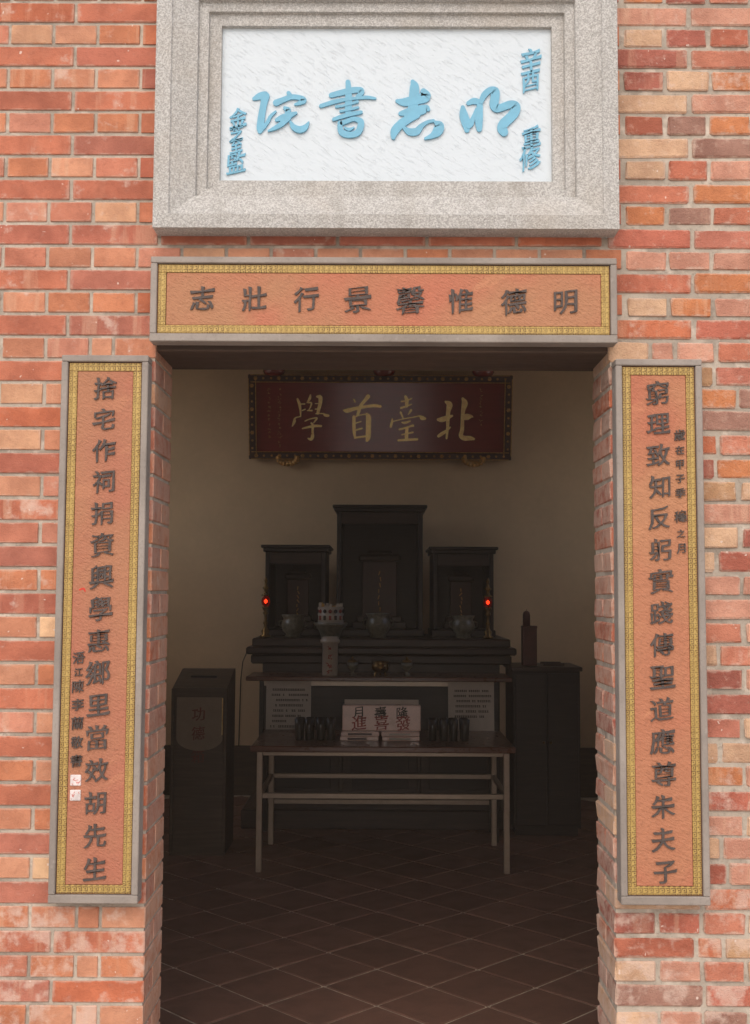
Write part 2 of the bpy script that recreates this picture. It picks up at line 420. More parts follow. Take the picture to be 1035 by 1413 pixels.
def char_mesh(mb, ch, cx, cz, size, y, depth, slant=.12, heavy=.008, thin=.011, wx=1.0):
    """a brush-like character standing proud of a face that looks towards -Y"""
    V, F, bd, nrm, gx, gy = glyph(ch)
    if len(V) > 260: heavy -= .006; thin += .004
    s = random.uniform(0, 9); P = []
    rot = random.uniform(-.02, .02)
    for i, v in enumerate(V):
        n = nrm.get(i, Vector((0, 0, 0)))
        k = .55+.45*wob(v.x*1.2, v.y*1.2, s)
        x = v.x-gx+n.x*(heavy+.014*k); z = v.y-gy+n.y*(-thin+.022*k)
        x += .012*wob(v.y, v.x, s+1); z += .012*wob(v.x, v.y, s+2)
        z += slant*x+rot*x; x = x*wx-rot*z
        P.append((cx+x*size, cz+z*size))
    n = len(P)
    VV = [(px, y-depth, pz) for px, pz in P]+[(px, y+.0008, pz) for px, pz in P]
    FF = [list(f) for f in F]+[[b, a, a+n, b+n] for a, b in bd]
    mb.raw(VV, FF)

def cr(p0, p1, p2, p3, t):
    return tuple(.5*((2*b)+(-a+c)*t+(2*a-5*b+4*c-d)*t*t+(-a+3*b-3*c+d)*t**3) for a, b, c, d in zip(p0, p1, p2, p3))
def stroke(mb, pts, conv, y, depth):
    """a brush stroke: centre line with a width at each point, thickened to a solid"""
    Q = []
    P = [pts[0]]+list(pts)+[pts[-1]]
    for i in range(1, len(P)-2):
        for k in range(5): Q.append(cr(P[i-1], P[i], P[i+1], P[i+2], k/5))
    Q.append(tuple(pts[-1]))
    L, Rr = [], []
    for i, (x, z, w) in enumerate(Q):
        a, b = Q[max(i-1, 0)], Q[min(i+1, len(Q)-1)]
        tx, tz = b[0]-a[0], b[1]-a[1]; l = math.hypot(tx, tz) or 1
        nx, nz = -tz/l*w/2, tx/l*w/2
        L.append((x+nx, z+nz)); Rr.append((x-nx, z-nz))
    def cap(c, a, sgn):
        x, z, w = c; out = []
        for k in range(1, 5):
            an = a+sgn*math.pi*k/5; out.append((x+math.cos(an)*w/2, z+math.sin(an)*w/2))
        return out
    ae = math.atan2(L[-1][1]-Rr[-1][1], L[-1][0]-Rr[-1][0]); as_ = math.atan2(L[0][1]-Rr[0][1], L[0][0]-Rr[0][0])
    ce = cap(Q[-1], ae, -1); cs = cap(Q[0], as_+math.pi, -1)
    n = len(Q); V2 = L+Rr+ce+cs
    W3 = [conv(*p) for p in V2]; N = len(V2)
    V = [(x, y-depth, z) for x, z in W3]+[(x, y+.0008, z) for x, z in W3]
    F = [[i, i+1, n+i+1, n+i] for i in range(n-1)]
    ec = [n-1]+[2*n+k for k in range(4)]+[2*n-1]; sc = [n]+[2*n+4+k for k in range(4)]+[0]
    F += [ec, sc]
    loop = list(range(n))+[2*n+k for k in range(4)]+list(range(2*n-1, n-1, -1))+[2*n+4+k for k in range(4)]
    # orient the front towards -Y
    def ar(f): return sum(W3[a][0]*W3[b][1]-W3[b][0]*W3[a][1] for a, b in zip(f, f[1:]+f[:1]))
    F = [f if ar(f) > 0 else f[::-1] for f in F]
    if ar(loop) < 0: loop = loop[::-1]
    F += [[b, a, a+N, b+N] for a, b in zip(loop, loop[1:]+loop[:1])]
    mb.raw(V, F)

def brush_char(strokes, conv, y, depth):
    mb = MB()
    for i, st in enumerate(strokes): stroke(mb, st, conv, y, depth+i*.00035)
    return mb

# ================================================================== SETTING
g = MB(); g.raw([(-900, -900, -.15), (900, -900, -.15), (900, 900, -.15), (-900, 900, -.15)], [[0, 1, 2, 3]])
struct(g.build('ground', MAT['paving']))

floor = struct(MB().box(-2.7, 2.7, -.04, 6.3, -.24, -.006).build('floor', MAT['grout']))
TP = .4265/2
me_tile = MB().box(-.1452, .1452, -.1452, .1452, -.008, 0.0, .003).mesh('floor_tile'); me_tile.materials.append(MAT['tile'])
rest = MB()
for i in range(-13, 14):
    for j in range(-10, 22):
        if (i+j) % 2 == 0: continue
        x, y = -.008+i*TP, 1.99+j*TP
        if abs(x)+.21 > 2.58 or y-.21 < -.03 or y+.21 > 6.08: continue
        dz = random.uniform(-.0008, .0008); ang = R(45)+random.uniform(-.006, .006)
        if abs(x) < 1.35 and .75 < y < 4.0:
            o = bpy.data.objects.new('floor_tile', me_tile); put(o, floor, (0, 0, 0), (x, y, dz))
            o.rotation_euler = (random.uniform(-.002, .002), random.uniform(-.002, .002), ang)
        else:
            V, F = chamfer_box(-.1452, .1452, -.1452, .1452, -.008, 0, .003); c, s = math.cos(ang), math.sin(ang)
            rest.raw([(x+c*a-s*b, y+s*a+c*b, z+dz) for a, b, z in V], F)
o = rest.build('floor_tile', MAT['tile_i'], floor); o['kind'] = 'stuff'

struct(MB().box(-2.7, 2.7, 6.10, 6.32, -.15, 3.95).build('back_wall', MAT['plaster']))
def side_wall(x0, x1, name):
    m = MB()
    y0, y1, z0, z1 = 3.0, 5.4, 2.1, 3.55       # wide unseen opening, added to light the hall from the side
    m.box(x0, x1, .236, 6.098, -.15, z0); m.box(x0, x1, .236, 6.098, z1, 3.95)
    m.box(x0, x1, .236, y0, z0, z1); m.box(x0, x1, y1, 6.098, z0, z1)
    return struct(m.build(name, MAT['plaster']))
side_wall(-2.70, -2.50, 'wall_left'); side_wall(2.50, 2.70, 'wall_right')
m = MB()
m.box(-2.498, -.602, .2315, .25, -.15, 3.948); m.box(.602, 2.498, .2315, .25, -.15, 3.948); m.box(-.6015, .6015, .2315, .25, 2.2735, 3.948)
struct(m.build('front_wall_plaster', MAT['plaster']))
struct(MB().box(-2.5, 2.5, 6.085, 6.11, -.01, .38, .004).build('skirting', MAT['box_wood']))
struct(MB().box(-2.68, 2.68, .255, 6.09, 3.95, 4.02).build('ceiling', MAT['ceiling']))
struct(MB().box(-2.95, 2.95, -.22, 6.6, 4.10, 4.24).build('roof', MAT['roof']))

# ---------------------------------------------------------------- brick walls
CP = .0603; Z0 = 3.085
def jit(a): return random.uniform(-a, a)
_bm = {}
def brick_mesh(dx, dy, dz, rough, variant):
    key = (round(dx/.02), round(dy/.04), rough, variant)
    if key in _bm: return _bm[key]
    nx, ny, nz = max(key[0], 1)*.02, max(key[1], 1)*.04, .052
    b, j = (.0042, .0024) if rough else (.0022, .0008)
    V, F = chamfer_box(-nx/2, nx/2, -ny/2, ny/2, -nz/2, nz/2, b)
    rs = random.Random(hash(key) & 0xffff)
    V = [(x+rs.uniform(-j, j), y+rs.uniform(-j, j)*.6, z+rs.uniform(-j, j)) for x, y, z in V]
    me = bpy.data.meshes.new('brick'); me.from_pydata(V, [], F); me.update()
    me.materials.append(MAT['brick_r' if rough else 'brick_l'])
    _bm[key] = (me, nx, ny, nz); return _bm[key]

def col_left(kind, z):
    t = random.random()
    if kind == 's': c = random.choice([(179, 104, 78), (174, 101, 79), (183, 108, 80), (178, 109, 88), (187, 105, 72)])
    else: c = random.choice([(193, 128, 96), (198, 138, 106), (192, 121, 85), (187, 116, 90), (201, 150, 115), (192, 127, 102)])
    if kind != 's' and t < .07: c = (218, 176, 136)
    return c
def col_right(kind, z):
    t = random.random()
    if t < .05: c = (184, 142, 104)
    elif t < .11: c = (158, 116, 99)
    elif t < .22: c = (202, 163, 130)
    elif t < .44: c = (196, 140, 116)
    elif t < .52: c = (164, 94, 77)
    elif t < .59: c = (194, 122, 78)
    else: c = random.choice([(181, 104, 78), (185, 110, 83), (176, 99, 78), (190, 119, 93), (182, 111, 90), (188, 108, 74)])
    return c

def brick(wall, x0, x1, y0, y1, z0, z1, rough, kind):
    dx, dy, dz = x1-x0, y1-y0, z1-z0
    me, nx, ny, nz = brick_mesh(dx, dy, dz, rough, random.randrange(5))
    o = bpy.data.objects.new('brick', me)
    w = ORG[wall.name]
    put(o, wall, (0, 0, 0), ((x0+x1)/2-w[0], (y0+y1)/2-w[1], (z0+z1)/2-w[2]))
    o.scale = (dx/nx, dy/ny, dz/nz)
    if rough and abs(x0-JB) > .01: o.rotation_euler = (jit(.006), jit(.008), jit(.006))
    c = (col_right if rough else col_left)(kind, z0)
    k = random.uniform(.93, 1.07)
    o.color = c4([v*k for v in lin(*c)])

wall_l = thing('brick_wall', 'smooth red brick wall with thin even joints beside the donor couplet board', 'brick wall', (-1.6, .115, -.15))
wall_r = thing('brick_wall', 'rough weathered red brick wall with mottled bricks and thick joints', 'brick wall', (1.6, .115, -.15))
wall_c = thing('brick_wall', 'strip of brick wall over the doorway between stone plaque and lintel board', 'brick wall', (0, .115, 2.2))
JB = .588
# mortar cores, set back from the brick faces
MB().box(-2.7, -JB-.0036, .0042, .226, -.15, 4.1).build('mortar_core', MAT['mortar'], wall_l)
MB().box(JB+.0042, 2.7, .0052, .226, -.15, 4.1).build('mortar_core', MAT['mortar'], wall_r)
MB().box(-JB-.004, JB+.005, .0050, .226, 2.275, 4.1).build('mortar_core', MAT['mortar'], wall_c)

def row_joints(i, side, over):
    """x of the joints in course i, from the jamb outwards (positive offsets), or across for the head of the door"""
    head = i % 2 == 0
    if side == 'L':
        if head: xs = [JB, JB+.1125, JB+.1725]; step = .117
        else: xs = [JB, JB+.2325]; step = .234
        if over:            # courses above the opening run through
            xs = [.6435-.117*k for k in (11, 10, 9, 8, 7, 6, 5, 4, 3, 2, 1, 0)] if head else [.5865-.234*k for k in (5, 4, 3, 2, 1, 0)]
    else:
        if over:
            xs = [.632, .745] if head else [.5835, .809]; step = .114 if head else .229
        elif head: xs = [JB, JB+.108]; step = .1115
        else:
            xs = [JB, JB+.203, JB+.272] if (i//2) % 2 else [JB, JB+.222]; step = .226
        if not over and random.random() < .25 and head: xs = [JB, JB+.108, JB+.172]
    if side == 'L' : step = .117 if head else .234
    x = xs[-1]
    while x < 2.72:
        x += step + (jit(.004) if side == 'R' else jit(.001)); xs.append(x)
    return xs

field = {'L': MB(), 'R': MB(), 'C': MB()}
for i in range(-15, 54):
    z1 = Z0-CP*i; z0 = z1-CP
    if z0 < -.15: break
    over = z0 > 2.27
    for side in 'LR':
        rough = side == 'R'
        hj = .0105 if rough else .0085; wall = wall_r if rough else wall_l
        zz0, zz1 = z0+hj/2, z1-hj/2
        if rough: d = jit(.0025)-.004; zz0 += d; zz1 += d+jit(.002)
        head = i % 2 == 0; sg = 1 if rough else -1
        xs = row_joints(i, side, over)
        for a, b in zip(xs, xs[1:]):
            first = (not over) and abs(a-JB) < 1e-6
            j2 = hj/2
            xa = a+(0 if first else j2); xb = b-j2
            if xb > 2.69: xb = 2.69
            if xb-xa < .03: continue
            if rough and not first: xa += jit(.0015); xb += jit(.0015)
            dep = .228 if head or (xb-xa) < .08 else .108
            if (b-a) > .15: dep = .108
            X0, X1 = (xa, xb) if sg > 0 else (-xb, -xa)
            yo = jit(.002) if rough else jit(.0007)
            mid = (xa+xb)/2
            vis = mid < 1.10 and .42 < z0 < 3.19
            central = over and ((side == 'L' and xa < .56))
            kind = 's' if xb-xa > .15 else 'h'
            if central:
                # from the left pattern, running over the door; stop where the right wall begins
                if X0 > .572: continue
                X1 = min(X1, .572 if not head else .623)
                if X1 - X0 < .03: continue
                if 2.41 < z0 < 2.53: brick(wall_c, X0, X1, yo, .108, zz0, zz1, False, kind)
                else: field['C'].box(X0, X1, yo, .108, zz0, zz1)
                continue
            if vis: brick(wall, X0, X1, yo if not first else 0.0, dep+yo, zz0, zz1, rough, kind)
            else: field[side].box(X0, X1, yo, dep, zz0, zz1)
            if first and not head:       # second brick of the reveal behind the corner stretcher
                w = .21+jit(.01); X0, X1 = (JB, JB+w) if sg > 0 else (-JB-w, -JB)
                if vis: brick(wall, X0, X1, .108+hj, .230, zz0, zz1, rough, 'h')
                else: field[side].box(X0, X1, .108+hj, .230, zz0, zz1)
        if over and side == 'R': pass
for k, w in (('L', wall_l), ('R', wall_r), ('C', wall_c)):
    o = field[k].build('brick', MAT['brick_i'], w); o['kind'] = 'stuff'
# timber lintel that carries the courses over the opening
lb = MB().box(-.598, .598, .012, .256, 2.206, 2.272, .004).build('lintel_beam', MAT['soffit'])
tag(lb, 'dull brown beam under the top of the doorway', 'beam')

# ---------------------------------------------------------------- stone plaque over the door
pl = thing('stone_plaque', 'white name plaque with blue characters in a stepped granite frame', 'plaque', (0, 0, 2.509))
OX0, OX1, OZ0, OZ1 = -.590, .604, 2.509, 3.232
PROF = [(0, .004), (0, -.070), (.040, -.074), (.043, -.069), (.104, -.046), (.106, -.034), (.130, -.032), (.132, -.021), (.162, -.019), (.1635, .004)]
def frame_bar(p_in, pts_a, pts_b):
    """bar between two mitred ends: each end a list of (x, z) for the profile"""
    V = [(a[0], y, a[1]) for a, (s, y) in zip(pts_a, PROF)]+[(a[0], y, a[1]) for a, (s, y) in zip(pts_b, PROF)]
    n = len(PROF); F = [[i, (i+1) % n, n+(i+1) % n, n+i] for i in range(n)]+[list(range(n))[::-1], [n+k for k in range(n)]]
    m = MB().raw(V, F); o = m.build('frame_bar', MAT['granite'], p_in)
    bm = bmesh.new(); bm.from_mesh(o.data); bmesh.ops.recalc_face_normals(bm, faces=bm.faces); bm.to_mesh(o.data); bm.free()
    return o
KB = .88
bl = [(OX0+s, OZ0+s*KB) for s, y in PROF]; br = [(OX1-s, OZ0+s*KB) for s, y in PROF]
tl = [(OX0+s, OZ1-s) for s, y in PROF]; tr = [(OX1-s, OZ1-s) for s, y in PROF]
frame_bar(pl, bl, br); frame_bar(pl, tl, tr); frame_bar(pl, bl, tl); frame_bar(pl, br, tr)
MB().box(OX0+.158, OX1-.158, -.006, .003, OZ0+.13, OZ1-.158).build('panel', MAT['panel'], pl)
YP = -.006
BIG = [
 ((340, 110, 10.35), [[(110,270,50),(190,235,100),(270,220,110),(272,262,105)],[(270,240,110),(240,400,95),(215,560,100),(205,700,105),(200,735,70)],[(250,690,50),(310,600,50),(350,520,45),(420,455,28)],[(600,190,60),(630,240,70)],[(425,330,90),(530,285,75),(650,245,70),(780,262,70),(815,300,80),(740,338,50),(695,352,30)],[(550,405,50),(600,440,80),(565,470,30)],[(435,575,50),(520,545,90),(620,510,80),(710,475,36)],[(600,550,80),(500,640,72),(400,700,52),(320,735,22)],[(635,612,40),(680,680,80),(760,715,95),(840,685,80),(892,605,16)]]),
 ((430, 100, 10.35), [[(510,130,70),(520,250,85),(520,400,100),(515,540,90),(510,590,60)],[(275,320,70),(400,287,80),(560,250,85),(690,245,80),(700,290,70),(640,338,46)],[(130,475,55),(300,420,60),(450,385,52),(600,366,42),(780,350,48),(900,365,30)],[(350,485,42),(440,472,32),(560,440,36),(650,412,36)],[(410,550,38),(480,540,28),(600,510,36),(660,495,28)],[(312,670,48),(430,628,58),(580,588,58),(700,565,46)],[(400,720,66),(410,825,80),(462,875,90),(560,890,85),(655,855,90),(695,765,95),(690,695,85),(600,662,62),(490,700,62),(430,722,60)],[(470,790,26),(530,815,46),(600,785,18)]]),
 ((525, 100, 10.35), [[(445,120,60),(470,190,130),(465,330,140),(450,480,140),(430,600,120)],[(225,400,50),(330,415,115),(500,380,135),(630,335,150),(600,262,90)],[(275,580,60),(400,560,125),(560,530,135),(640,505,100),(668,520,56)],[(500,590,120),(380,660,120),(260,750,120),(190,840,115),(175,925,60)],[(325,785,46),(400,840,96),(500,838,105),(570,760,70),(660,700,46),(740,684,46)],[(770,705,46),(825,755,130),(795,838,140),(720,900,76),(625,938,34)]]),
 ((620, 110, 9.41), [[(158,350,56),(170,450,110),(205,570,110),(212,645,66)],[(230,295,56),(290,268,78),(340,272,78)],[(382,272,66),(370,400,92),(365,520,100),(370,630,74)],[(232,600,56),(262,560,76),(300,460,46),(332,375,36)],[(392,282,56),(430,195,78),(500,130,80),(568,135,106),(575,200,116),(560,300,116),(585,362,100),(660,350,96),(765,312,100),(836,332,116),(826,410,124),(758,490,124),(684,560,124),(662,622,124),(688,672,108)]]),
]
def conv_plaque(ox, oy, sc):
    # photo proportions of the written face: about 1.92 mm a step across, 1.96 mm down
    return lambda u, v: (-.362+(ox+u/sc-340)*.001922, 2.927-(oy+v/sc-110)*.001955)
for (ox, oy, sc), st in BIG:
    brush_char(st, conv_plaque(ox, oy, sc), YP, .0045).build('character', MAT['blue'], pl)
for ch, x, z, s, in [('辛', .388, 2.982, .068), ('酉', .387, 2.926, .062), ('重', .388, 2.775, .060), ('修', .385, 2.718, .066),
                     ('金', -.383, 2.825, .056), ('芝', -.387, 2.783, .044), ('至', -.387, 2.748, .040), ('監', -.387, 2.703, .060)]:
    m = MB(); char_mesh(m, ch, x, z, s, YP, .0045, slant=.22, heavy=.014, thin=.0, wx=.85); m.build('character', MAT['blue'], pl)

# ---------------------------------------------------------------- inscribed boards
def board(name, label, x0, x1, z0, z1, slab, chars, rot=0.0):
    t = thing(name, label, 'inscribed board', ((x0+x1)/2, 0, z0))
    th = .048; fwid = .0165; gw = .0205; ln = .002
    # grey stone surround of four lengths, butted
    f = MAT['grey_stone']
    MB().box(x0, x1, -th, .004, z1-fwid, z1, .002).build('frame_bar', f, t)
    MB().box(x0, x1, -th, .004, z0, z0+fwid+.004, .002).build('frame_bar', f, t)
    MB().box(x0, x0+fwid, -th+.0005, .004, z0+fwid+.0045, z1-fwid-.0005, .002).build('frame_bar', f, t)
    MB().box(x1-fwid, x1, -th+.0005, .004, z0+fwid+.0045, z1-fwid-.0005, .002).build('frame_bar', f, t)
    a0, a1, b0, b1 = x0+fwid+.0003, x1-fwid-.0003, z0+fwid+.0045, z1-fwid-.0005
    MB().box(a0, a1, -.036, .003, b0, b1).build('backing', MAT['red_line'], t)
    a0 += ln; a1 -= ln; b0 += ln; b1 -= ln
    gy0, gy1 = -.0405, -.0355
    for q in ((a0, a1, b1-gw, b1), (a0, a1, b0, b0+gw), (a0, a0+gw, b0+gw+.0004, b1-gw-.0004), (a1-gw, a1, b0+gw+.0004, b1-gw-.0004)):
        MB().box(q[0], q[1], gy0, gy1, q[2], q[3], .0008).build('gold_border', MAT['gold_fret'], t)
    a0 += gw+.0008; a1 -= gw+.0008; b0 += gw+.0008; b1 -= gw+.0008
    MB().box(a0, a1, -.0385, -.0355, b0, b1, .001).build('slab', slab, t)
    for ch, x, z, s in chars:
        m = MB(); char_mesh(m, ch, x, z, s, -.0385, .0042); m.build('character', MAT['ink'], t)
    return t
LX = [-.464, -.330, -.196, -.064, .071, .201, .337, .469]
board('lintel_board', 'horizontal orange stone board with eight dark characters above the doorway', -.597, .601, 2.219, 2.440, MAT['slab_lintel'],
      [(c, x, 2.3335-.008*(x+.46), .066*k) for c, x, k in zip('志壯行景馨惟德明', LX, (1.0, .98, 1.0, 1.1, 1.14, 1.0, 1.04, 1.04))])
tb = board('couplet_board', 'tall orange stone board ending 胡先生 with two white seals', -.820, -.598, .810, 2.182, MAT['slab_left'],
      [(c, -.709+jit(.002), 2.098-.0803*i, .060+(.004 if c in '資興學鄉當' else 0)) for i, c in enumerate('捨宅作祠捐資興學惠鄉里當效胡先生')] +
      [(c, -.7595, z, s*.86) for c, z, s in zip('浯江陳李蘭敬書', (1.412, 1.377, 1.341, 1.296, 1.250, 1.203, 1.157), (.036, .026, .037, .036, .038, .036, .037))])
board('couplet_board', 'tall orange stone board ending 朱夫子 with small writing near its upper right edge', .595, .815, .815, 2.178, MAT['slab_right'],
      [(c, .7035+jit(.002), 2.092-.0799*i, .060+(.004 if c in '窮實應尊聖' else 0)) for i, c in enumerate('窮理致知反躬實踐傳聖道應尊朱夫子')] +
      [(c, .757, z, s*.82) for c, z, s in zip('歲在甲子季龝之月', (1.984, 1.945, 1.908, 1.872, 1.836, 1.776, 1.733, 1.695), (.036, .028, .032, .03, .032, .04, .026, .034))])
for z in (1.109, 1.072):
    s = MB().box(-.7735, -.7465, -.0412, -.0380, z-.0135, z+.0135, .0015).build('seal', MAT['seal_white'], tb)
    m = MB()
    for k in range(7):
        a, b = jit(.009), jit(.009); stroke(m, [(-.76+a, z+b, .0016), (-.76+a+jit(.006), z+b+jit(.006), .0016)], lambda u, v: (u, v), -.0412, .0004+k*.00005)
    m.build('seal_mark', MAT['seal_red'], s)
m = MB(); stroke(m, [(-.762, 1.583, .004), (-.752, 1.586, .005), (-.748, 1.579, .003)], lambda u, v: (u, v), -.0385, .0005); m.build('chalk_mark', MAT['red_mark'], tb)

# ---------------------------------------------------------------- inside the hall
# hanging plaque, leaning forward from the back wall
hp = thing('hanging_plaque', 'maroon lacquered plaque with four gold characters and carved gilt frame', 'plaque', (-.005, 6.06, 2.655))
HW, HH = 1.045, .672
def H(): return MB()
ORG[hp.name] = Vector((0, 0, 0))            # parts are built around the plaque's own lower edge
MB().box(-HW+.03, HW-.03, -.030, 0.0, .02, HH-.02).build('board', MAT['maroon'], hp)
for q in ((-HW, HW, HH-.055, HH), (-HW, HW, 0, .055), (-HW, -HW+.055, .0555, HH-.0555), (HW-.055, HW, .0555, HH-.0555)):
    MB().box(q[0], q[1], -.050, -.001, q[2], q[3], .006).build('frame_bar', MAT['maroon_dull'], hp)
def rosette(x, z, r, k=6):
    m = MB()
    for i in range(k):
        a = 2*math.pi*i/k; m.box(x+math.cos(a)*r*.6-r*.32, x+math.cos(a)*r*.6+r*.32, -.058, -.049, z+math.sin(a)*r*.6-r*.32, z+math.sin(a)*r*.6+r*.32, r*.12)
    m.box(x-r*.35, x+r*.35, -.062, -.05, z-r*.35, z+r*.35, r*.15)
    m.build('gilt_rosette', MAT['dull_gilt'], hp)
for k in range(33):
    for z in (.030, HH-.030): rosette(-HW+.06+k*(2*HW-.12)/32, z, .010 if k % 3 else .017)
for k in range(1, 10):
    for sx in (-1, 1): rosette(sx*(HW-.030), .027+k*(HH-.054)/10, .010 if k % 3 else .017)
for z in (.004, .060, HH-.004, HH-.060):
    MB().box(-HW+.02, HW-.02, -.0535, -.046, z-.003, z+.003, .001).build('gilt_line', MAT['dull_gilt'], hp)
for sx in (-1, 1):
    for xx in (.004, .060): MB().box(sx*(HW-xx)-.003, sx*(HW-xx)+.003, -.0535, -.046, .03, HH-.03, .001).build('gilt_line', MAT['dull_gilt'], hp)
for x in (-.84, .03, .81):
    MB().lathe([(.03, -.01), (.075, .0), (.09, .03), (.075, .07), (.03, .09), (.004, .092)], (x, -.03, HH-.004), 16).build('finial', MAT['maroon'], hp, True)
for x in (-.735, .745):
    m = MB()
    for i in range(9):
        a = math.pi*(i/8)+math.pi; m.lathe([(.004, -.02), (.024, -.012), (.026, .0), (.02, .014), (.004, .02)], (x+.075*math.cos(a), -.045, .012+.05*math.sin(a)), 8)
    m.box(x-.085, x+.085, -.05, .0, -.028, -.002, .008)
    m.build('bracket', MAT['dull_gilt'], hp)
HST = [
 ((395, 535), [[(225,200,40),(265,300,60),(285,430,42),(290,545,22)],[(300,300,22),(372,300,28)],[(320,430,22),(382,405,28)],[(490,120,30),(480,180,55),(440,250,38),(420,272,20)],[(440,270,28),(510,280,34),(490,360,28),(460,410,22)],[(430,430,24),(520,430,34)],[(625,150,40),(690,165,85),(690,280,75),(660,400,66),(642,480,60)],[(600,492,22),(740,490,24),(790,520,58),(855,530,50)],[(290,550,20),(180,580,32),(160,650,60),(120,740,30)],[(380,640,26),(470,603,26),(600,575,26),(618,592,40),(560,670,24)],[(505,680,34),(535,720,52),(532,850,46),(530,950,68),(500,1005,60),(440,990,30)],[(325,790,28),(430,765,44),(580,738,52),(708,740,42)],[(590,290,18),(650,290,18)],[(590,400,22),(640,400,22)]]),
 ((465, 535), [[(340,200,24),(365,250,42)],[(630,145,88),(570,220,70),(480,330,62),(440,450,70),(402,540,32)],[(130,420,30),(200,430,86),(350,392,72),(550,352,58),(750,327,62),(885,340,50)],[(345,555,68),(345,700,70),(350,850,66),(365,975,38)],[(345,550,24),(450,520,24),(570,500,24)],[(605,500,60),(640,560,104),(640,750,104),(635,950,104),(612,1025,60)],[(390,675,24),(490,645,24)],[(390,815,32),(510,782,36)],[(372,968,38),(580,940,38)]]),
 ((530, 535), [[(432,145,60),(460,220,80),(455,335,60)],[(350,240,32),(450,225,28),(560,182,26)],[(342,370,40),(440,340,36),(555,297,24)],[(338,460,48),(365,520,38),(390,580,28)],[(550,412,48),(520,460,38),(490,500,18)],[(165,582,18),(160,650,50),(137,745,50)],[(180,640,24),(400,587,20),(600,552,24),(720,532,34),(770,565,86),(838,580,50)],[(362,660,28),(430,665,50),(530,632,32)],[(312,800,38),(430,770,38),(560,727,42),(590,722,54)],[(470,770,60),(460,900,75),(460,1000,70)],[(362,905,28),(460,885,28),(590,857,36)],[(292,1020,42),(480,1006,48),(680,996,46)]]),
 ((595, 535), [[(295,245,50),(370,300,125),(350,420,90),(340,560,80),(340,720,62),(330,860,52),(320,975,40)],[(145,600,60),(220,598,106),(330,560,90),(428,522,42)],[(155,930,60),(230,880,70),(320,820,52),(390,752,30)],[(640,180,58),(680,270,124),(650,420,82),(640,600,72),(635,800,80),(612,915,88),(680,968,98),(800,970,88),(878,985,50)],[(650,552,96),(740,542,124),(820,532,60),(850,545,24)]]),
]
for (ox, oy), st in HST:
    cv = lambda u, v: ((ox+u/14.79-524.5)*.00574, HH/2-(oy+v/14.79-573)*.00585)
    brush_char(st, cv, -.030, .012).build('character', MAT['gilt'], hp)
for x0, n in ((-.80, 14), (-.88, 12), (.80, 9)):      # worn columns of tiny gilt writing
    m = MB()
    for k in range(n):
        for q in range(3):
            a, b = jit(.010), jit(.010); z = HH-.12-k*.034
            stroke(m, [(x0+a, z+b, .004), (x0+a+jit(.014), z+b+jit(.010), .003)], lambda u, v: (u, v), -.030, .002+q*.0002)
    m.build('inscription', MAT['dull_gilt'], hp)
hp.rotation_euler = (R(12), 0, 0)

# altar: dark cabinet-like long table with a moulded top
al = thing('altar', 'long dark wooden altar with moulded top carrying three shrines', 'altar', (.01, 5.3, 0))
MB().box(-.93, .95, 4.80, 5.92, .0, .125, .006).build('plinth', MAT['dark_wood'], al)
MB().box(-.80, .82, 4.86, 5.90, .125, 1.10).build('cabinet', MAT['dark_wood'], al)
for x0, x1 in ((-.78, -.27), (-.25, .26), (.28, .79)):
    p = MB().box(x0, x1, 4.845, 4.861, .20, 1.02, .005).build('panel', MAT['dark_wood'], al)
    MB().box(x0+.06, x1-.06, 4.838, 4.847, .26, .96, .003).build('raised_field', MAT['black_wood'], p)
MB().box(-.88, .90, 4.83, 5.92, 1.10, 1.165, .012).build('frieze', MAT['dark_wood'], al)
MB().box(-.91, .93, 4.80, 5.94, 1.165, 1.215, .010).build('moulding', MAT['dark_wood'], al)
MB().box(-.875, .895, 4.86, 5.94, 1.215, 1.272, .008).build('top', MAT['dark_wood'], al)
AT = 1.272
def shrine(x, hw, h, label, name='shrine'):
    t = thing(name, label, 'shrine', (x, 5.55, AT)); z0, z1 = AT, AT+h; y0, y1 = 5.30, 5.86
    MB().box(x-hw, x+hw, y0-.02, y1, z0, z0+.05, .006).build('base', MAT['black_wood'], t)
    for s in (-1, 1):
        xa, xb = sorted((x+s*(hw-.012), x+s*(hw-.042)))
        MB().box(xa, xb, y0, y1, z0+.05, z1-.05, .004).build('side_panel', MAT['black_wood'], t)
    MB().box(x-hw+.03, x+hw-.03, y1-.03, y1-.005, z0+.05, z1-.05).build('back_panel', MAT['black_wood'], t)
    MB().box(x-hw+.043, x+hw-.043, y0+.01, y0+.03, z1-.14, z1-.051, .004).build('valance', MAT['dark_wood'], t)
    c = MB(); c.box(x-hw-.004, x+hw+.004, y0-.015, y1, z1-.05, z1-.022, .004); c.box(x-hw-.02, x+hw+.02, y0-.03, y1+.005, z1-.022, z1, .005)
    c.build('cornice', MAT['black_wood'], t)
    return t
shrine(-.003, .325, .955, 'tall dark wooden shrine in the middle of the altar')
shrine(-.615, .232, .660, 'low dark wooden shrine standing behind the white stick pot')
shrine(.605, .232, .652, 'low dark wooden shrine on the altar near the red carton')
